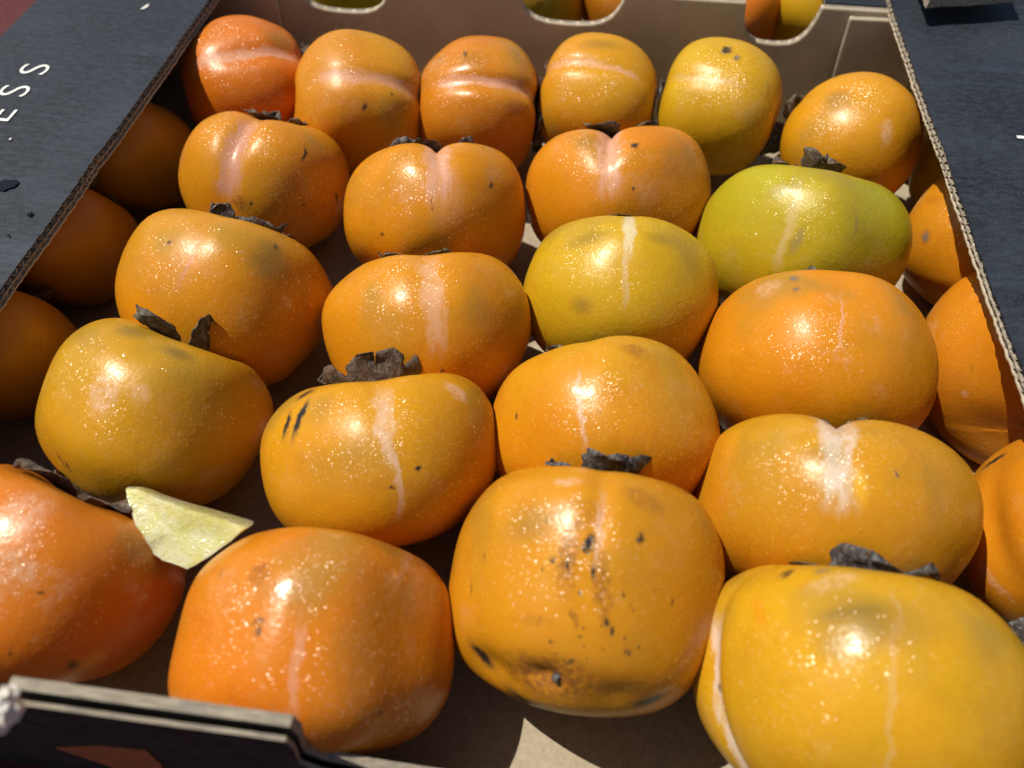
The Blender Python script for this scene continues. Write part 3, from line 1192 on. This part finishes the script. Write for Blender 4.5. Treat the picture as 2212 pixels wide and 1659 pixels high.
             grp='persimmons in the rear tray',
             drops=150,
             low=True,
             calyx=False,
             bloom=0.2),
    'N6': dict(pos=(6.9, 50.6, -20.7),
             R=3.6,
             ax=(20, 10),
             h=0.85,
             seed=86,
             main=(0.66, 0.27, 0.01),
             top=(0.66, 0.3, 0.005),
             label='amber persimmon of the rear tray high in the right notch',
             grp='persimmons in the rear tray',
             drops=150,
             low=True,
             calyx=False,
             bloom=0.2),
}

# ------------------------------------------------------------------ persimmons
def frame_of(pos, psi, beta):
    p = np.array(pos, float)
    v = -p / np.linalg.norm(p)
    rgt = RW @ [1, 0, 0]
    rgt = rgt - v * (rgt @ v)
    rgt /= np.linalg.norm(rgt)
    up = np.cross(v, rgt)
    a, b = math.radians(psi), math.radians(beta)
    ax = math.cos(b) * (math.sin(a) * rgt + math.cos(a) * up) - math.sin(b) * v
    x = v - (v @ ax) * ax
    x /= np.linalg.norm(x)
    return np.stack([x, np.cross(ax, x), ax], 1)


def droplets(P, N, wn_z, count, rs, size):
    """one mesh of low water caps on the skin; P, N: surface points and normals (n x m x 3)"""
    n, mm = P.shape[:2]
    a = np.linalg.norm(np.cross(P[1:, :-1] - P[:-1, :-1], P[:-1, 1:] - P[:-1, :-1]), axis=-1)
    w = a * np.clip(wn_z[:-1, :-1] + .35, 0, .6)
    # clustered: a few dry areas
    q = rs.normal(size=(4, 3))
    patch = sum(np.sin(P[:-1, :-1] @ q[i] * 130 + i) for i in range(4))
    w = (w * np.clip(.75 + .35 * patch, .06, 2)).ravel()
    w /= w.sum()
    ids = rs.choice(w.size, count, p=w)
    i, j = np.divmod(ids, mm - 1)
    fu, fv = rs.rand(count, 1), rs.rand(count, 1)

    def bil(A):
        return (A[i, j] * (1 - fu) + A[i + 1, j] * fu) * (1 - fv) + (A[i, j + 1] * (1 - fu) + A[i + 1, j + 1] * fu) * fv
    p, nn = bil(P), bil(N)
    nn /= np.linalg.norm(nn, axis=1, keepdims=True)
    t1 = np.cross(nn, rs.normal(size=(count, 3)))
    t1 /= np.linalg.norm(t1, axis=1, keepdims=True)
    t2 = np.cross(nn, t1)
    r = size * np.exp(rs.normal(0, .42, count))
    el = rs.uniform(.8, 1.25, count)
    K = 5
    V = [p + nn * (r * .26)[:, None]]
    for rad, h in ((.62, .18), (1.0, -.02)):
        for k in range(K):
            an = k / K * 2 * math.pi
            V.append(p + t1 * (r * rad * math.cos(an) * el)[:, None] + t2 * (r * rad * math.sin(an) / el)[:, None] + nn * (r * h)[:, None])
    V = np.stack(V, 1)
    F = [(0, 1 + k, 1 + (k + 1) % K) for k in range(K)]
    Q = [(1 + k, 1 + K + k, 1 + K + (k + 1) % K, 1 + (k + 1) % K) for k in range(K)]
    base = (np.arange(count) * (1 + 2 * K))[:, None, None]
    faces = (np.array(F)[None] + base).reshape(-1, 3).tolist() + (np.array(Q)[None] + base).reshape(-1, 4).tolist()
    me = bpy.data.meshes.new('water_droplets')
    me.from_pydata(V.reshape(-1, 3).tolist(), [], faces)
    smooth(me)
    return me


def sepal_mesh(L, wd, rho0, z0, phi, th0, th1, cup, twist, rs, zsurf, R):
    n, mm = 15, 13
    t = np.linspace(0, 1, n)
    th = np.radians(th0 + (th1 - th0) * t ** 1.3)
    rho = rho0 + np.concatenate([[0], np.cumsum(np.cos(th[:-1])) * L / (n - 1)])
    z = z0 + np.concatenate([[0], np.cumsum(np.sin(th[:-1])) * L / (n - 1)])
    s = np.linspace(-1, 1, mm)
    prof = (.42 + .58 * np.sin(np.clip(t * 1.55 + .12, 0, 1.57))) * np.sqrt(np.clip(1 - t ** 3.2, 0, 1)) + .03
    A = np.zeros((n, mm, 3))
    ph = rs.uniform(0, 6.28, 4)
    prof = prof * (1 + .06 * np.sin(t * 11 + ph[3]) * t + .06 * np.sin(t * 23 + ph[0]))
    notch_ = .05 * L * rs.uniform(-1, 1, mm)
    for i in range(n):
        w_ = wd * prof[i]
        x = rho[i] + .0012 * np.sin(3 * s + ph[0]) * t[i] - .12 * w_ * s * s + notch_ * t[i] ** 4
        y = w_ * s
        zz = z[i] + cup * w_ * s * s * (.3 + t[i]) + twist * w_ * s * t[i] + 0.0018 * t[i] * np.sin(4 * s + ph[1] + 3 * t[i]) + .0008 * np.sin(9 * s + ph[2]) * t[i] ** 2
        lo = zsurf(np.clip(np.hypot(x, y) / R, 0, .97)) * R + .0007
        zz = np.where(np.hypot(x, y) < .8 * R, np.maximum(zz, lo), zz)
        A[i, :, 0] = x * math.cos(phi) - y * math.sin(phi)
        A[i, :, 1] = x * math.sin(phi) + y * math.cos(phi)
        A[i, :, 2] = zz
    me = grid_mesh('sepal', A)
    smooth(me)
    return me


bpy.context.view_layer.update()
KEYS = list(FRUITS)
for fi, key in enumerate(KEYS):
    p = FRUITS[key]
    R = p['R'] * CM
    low = p.get('low', False)
    nu, nv = (56, 84) if low else (100, 150)
    U, V = np.meshgrid(np.linspace(0, math.pi, nu), np.linspace(0, 2 * math.pi, nv, endpoint=False), indexing='ij')
    P = body(U, V, p) * R
    me = grid_mesh('persimmon', P, True)
    bm = bmesh.new()
    bm.from_mesh(me)
    bmesh.ops.remove_doubles(bm, verts=bm.verts, dist=1e-7)
    bmesh.ops.recalc_face_normals(bm, faces=bm.faces)
    bm.to_mesh(me)
    bm.free()
    smooth(me)
    M3 = frame_of(p['pos'], *p['ax'])
    mw = Matrix([[*M3[0], 0], [*M3[1], 0], [*M3[2], 0], [0, 0, 0, 1]])
    mw.translation = W(*p['pos'])
    inv = mw.inverted()
    # marks noted on the photograph, carried onto the skin where the sight line meets it
    bvh = BVHTree.FromPolygons([v.co for v in me.vertices], [f.vertices for f in me.polygons])
    marks = []
    for (kind, px, py, rx, ry, rot, st) in p.get('marks', []):
        d = pixray(px, py)
        o_l = inv @ CAMP
        d_l = (inv.to_3x3() @ d).normalized()
        hit = bvh.ray_cast(o_l, d_l)
        if hit[0] is None:
            continue
        dep = (mw @ hit[0] - CAMP).length / d.length
        nrm = hit[1] if hit[1].dot(d_l) < 0 else -hit[1]
        rg = inv.to_3x3() @ Vector(RW @ [math.cos(math.radians(rot)), math.sin(math.radians(rot)), 0])
        t1 = (rg - nrm * rg.dot(nrm)).normalized()
        t2 = nrm.cross(t1)
        eu = Matrix((t1, t2, nrm)).transposed().to_euler()
        cosv = max(.45, -nrm.dot(d_l))
        marks.append((kind, tuple(hit[0]), tuple(eu), rx * dep / FPX, ry * dep / FPX / (cosv if p.get('fs', True) else 1), st))
    mat = skin_material(key, p['main'], p['top'], p.get('amt', .7), p.get('rough', .40), p.get('wet', .15), p.get('bloom', .2), p.get('seams', []), marks, R, fi + 1)
    ob = link('persimmon', me, mat, None, p['label'], 'persimmon', p.get('grp', 'persimmons packed in the front tray'))
    ob.matrix_world = mw
    rs = np.random.RandomState(100 + fi)
    # calyx with four leathery sepals
    uu = np.linspace(0, math.pi / 2, 60)
    prof = body(uu, np.zeros_like(uu), dict(p, grooves=[], dents=[], lump=0, lob=0))
    rr, zz = prof[:, 0], prof[:, 2]

    def zsurf(x, rr=rr, zz=zz):
        return np.interp(x, rr, zz)
    zc = float(zsurf(0.02)) * R
    if p.get('calyx', True):
        smat = SEPAL[p.get('st', fi % 3)]
        ring = []
        for ang_r, hgt in ((.0, .0028), (.0022, .0030), (.0034, .0016), (.0052, .0012), (.0072, .0004), (.0078, -.0015)):
            a = np.linspace(0, 2 * math.pi, 18, endpoint=False)
            rad = ang_r * (1 + .10 * np.sin(5 * a + fi))
            ring.append(np.stack([rad * np.cos(a), rad * np.sin(a), np.full_like(a, zc + hgt + .0008)], -1))
        cme = grid_mesh('calyx', np.stack(ring), True)
        smooth(cme)
        cal = link('calyx', cme, smat, ob)
        for k in range(4):
            spec = p.get('sep', {}).get(k, None)
            phi = math.radians(p.get('crot', rs.uniform(-35, 35)) + 90 * k + rs.uniform(-8, 8))
            th0, th1 = spec[0:2] if spec else (rs.uniform(14, 32), rs.uniform(-30, 30))
            L = (spec[2] if spec else rs.uniform(1.1, 1.55)) * CM
            wd = (spec[3] if spec and len(spec) > 3 else rs.uniform(.75, 1.0)) * CM
            sm = sepal_mesh(L, wd, .0055, zc + .0012, phi, th0, th1, rs.uniform(-.1, .75), rs.uniform(-.35, .35), rs, zsurf, R)
            so = link('sepal', sm, smat, cal)
            md = so.modifiers.new('thickness', 'SOLIDIFY')
            md.thickness = .00028
            md.offset = 0
    # dried blossom tip
    if p.get('tip'):
        d = pixray(*p['tip'])
        d_l = (inv.to_3x3() @ d).normalized()
        hit = bvh.ray_cast(inv @ CAMP, d_l)
        nrm = hit[1] if hit[1].dot(d_l) < 0 else -hit[1]
        tm = bpy.data.meshes.new('blossom_tip')
        bm = bmesh.new()
        bmesh.ops.create_icosphere(bm, subdivisions=3, radius=.0010)
        rr_ = random.Random(5)
        for v in bm.verts:
            v.co *= 1 + rr_.uniform(-.25, .25)
            v.co.z *= 1.25
        bm.transform(Matrix.Translation(hit[0] + nrm * .0006) @ nrm.to_track_quat('Z', 'Y').to_matrix().to_4x4())
        bm.to_mesh(tm)
        bm.free()
        smooth(tm)
        link('blossom_tip', tm, SEPAL[1], ob)
    # water
    nd = p.get('drops', 3600)
    if nd:
        Pc = np.concatenate([P, P[:, :1]], 1)
        du = np.gradient(Pc, axis=0)
        dv = np.gradient(Pc, axis=1)
        N = np.cross(du, dv)
        ln = np.linalg.norm(N, axis=-1, keepdims=True)
        N = np.where(ln > 1e-14, N / np.maximum(ln, 1e-14), 0)
        N *= np.sign((N * Pc).sum(-1, keepdims=True) + 1e-9)
        wz = N @ (M3[2])
        dm = droplets(Pc[3:-3], N[3:-3], wz[3:-3], nd, rs, p.get('dsize', .00021))
        link('water_droplets', dm, MAT['water'], ob, kind='stuff')

# ------------------------------------------------------------------ pale wedge of cut fruit lying in the gap
def cut_wedge():
    """front cut face outlined as in the photograph, then carried back to a skin side"""
    def on(px, py, z):
        d = pixray(px, py)
        k = z / d.z
        return Vector((d.x * k, d.y * k, z))
    face = [(273, 1060, -20.0), (297, 1062, -19.95), (345, 1082, -19.9), (400, 1105, -19.9), (460, 1122, -19.95), (528, 1141, -20.0), (500, 1168, -20.3), (455, 1200, -20.6), (426, 1218, -20.8),
            (404, 1230, -21.0), (380, 1220, -21.0), (350, 1210, -21.0), (325, 1192, -20.9), (304, 1176, -20.7), (296, 1150, -20.5), (287, 1115, -20.3), (277, 1085, -20.1)]
    F = [on(*q) for q in face]
    cen = sum(F, Vector()) / len(F)
    nrm = Vector()
    for i in range(len(F)):
        nrm += (F[i] - cen).cross(F[(i + 1) % len(F)] - cen)
    nrm.normalize()
    if nrm.dot(-cen) < 0:
        nrm = -nrm
    back = (cen.normalized() + Vector((0, .30, .16))).normalized()
    rings = []
    for d, s in ((0, 1.0), (.12, 1.03), (.45, 1.0), (.9, .9), (1.35, .72), (1.6, .5)):
        ring = []
        for q in F:
            o = (q - cen) * s + cen + back * d
            if q.z > -20.05:                                    # upper edge runs back to the sharp right-hand end
                o += Vector((.9, .05, -.25)) * d * (.6 if q.x > cen.x else .1)
            ring.append(o)
        rings.append(ring)
    bm = bmesh.new()
    V = [[bm.verts.new(W(*v)) for v in r] for r in rings]
    n = len(F)
    # inner rings give the face a slightly scooped, uneven cut
    inner = [bm.verts.new(W(*((q - cen) * .86 + cen - nrm * .015))) for q in F]
    inner2 = [bm.verts.new(W(*((q - cen) * .45 + cen - nrm * .02))) for q in F]
    c0 = bm.verts.new(W(*(cen - nrm * .02)))
    ff = []
    for i in range(n):
        j = (i + 1) % n
        ff.append(bm.faces.new((c0, inner2[i], inner2[j])))
        ff.append(bm.faces.new((inner2[i], inner[i], inner[j], inner2[j])))
        ff.append(bm.faces.new((inner[i], V[0][i], V[0][j], inner[j])))
        for a, b in zip(V[:-1], V[1:]):
            bm.faces.new((a[i], b[i], b[j], a[j]))
    bm.faces.new(V[-1])
    bmesh.ops.recalc_face_normals(bm, faces=bm.faces)
    bmesh.ops.subdivide_edges(bm, edges=bm.edges, cuts=2, use_grid_fill=True)
    rs = random.Random(4)
    for v in bm.verts:
        v.co += Vector((rs.gauss(0, 1), rs.gauss(0, 1), rs.gauss(0, 1))) * .00006
    me = bpy.data.meshes.new('fruit_wedge')
    bm.to_mesh(me)
    bm.free()
    smooth(me)
    me.set_sharp_from_angle(angle=math.radians(38))
    return me


t = NT('pale wet fruit flesh')
p_ = t.coord()
c1 = t.noise(p_, 130, 4, .6)
c2 = t.noise(t.scaled(p_, (1, .3, 1)), 420, 4, .6)
colw = t.mix(t.ramp(c1, .38, .62), (.60, .58, .20), (.68, .66, .38))
colw = t.mix(t.ramp(c2, .5, .75, 0, .5), colw, (.70, .70, .48))
hw = t.node('TexVoronoi', 0, None, Vector=p_, Scale=850.0)
bw_ = t.bump(t.ramp(hw, .5, .0), .5, .0004)
bw_ = t.bump(c2, .35, .0008, bw_)
t.principled(Base_Color=colw, Roughness=.24, Normal=bw_, Subsurface_Weight=.6, Subsurface_Radius=(1, .9, .4), Subsurface_Scale=.006, Coat_Weight=.9, Coat_Roughness=.12, Coat_Normal=bw_)
link('fruit_wedge', cut_wedge(), t.m, None, 'pale yellow green wedge of cut fruit lying between the front left persimmons', 'fruit wedge')

# crumpled paper scrap at the left end of the front wall
bm = bmesh.new()
bmesh.ops.create_icosphere(bm, subdivisions=3, radius=.0040)
rs = random.Random(9)
for v in bm.verts:
    v.co *= 1 + rs.uniform(-.28, .22)
    v.co.x *= .75
d_ = pixray(8, 1533)
k_ = (YF - .75) / d_.y
sc_me = bpy.data.meshes.new('paper_scrap')
bm.transform(Matrix.Translation(W(d_.x * k_, d_.y * k_, d_.z * k_)))
bm.to_mesh(sc_me)
bm.free()
link('paper_scrap', sc_me, MAT['paper'], None, 'tiny crumpled white paper scrap at the left end of the front wall', 'scrap')
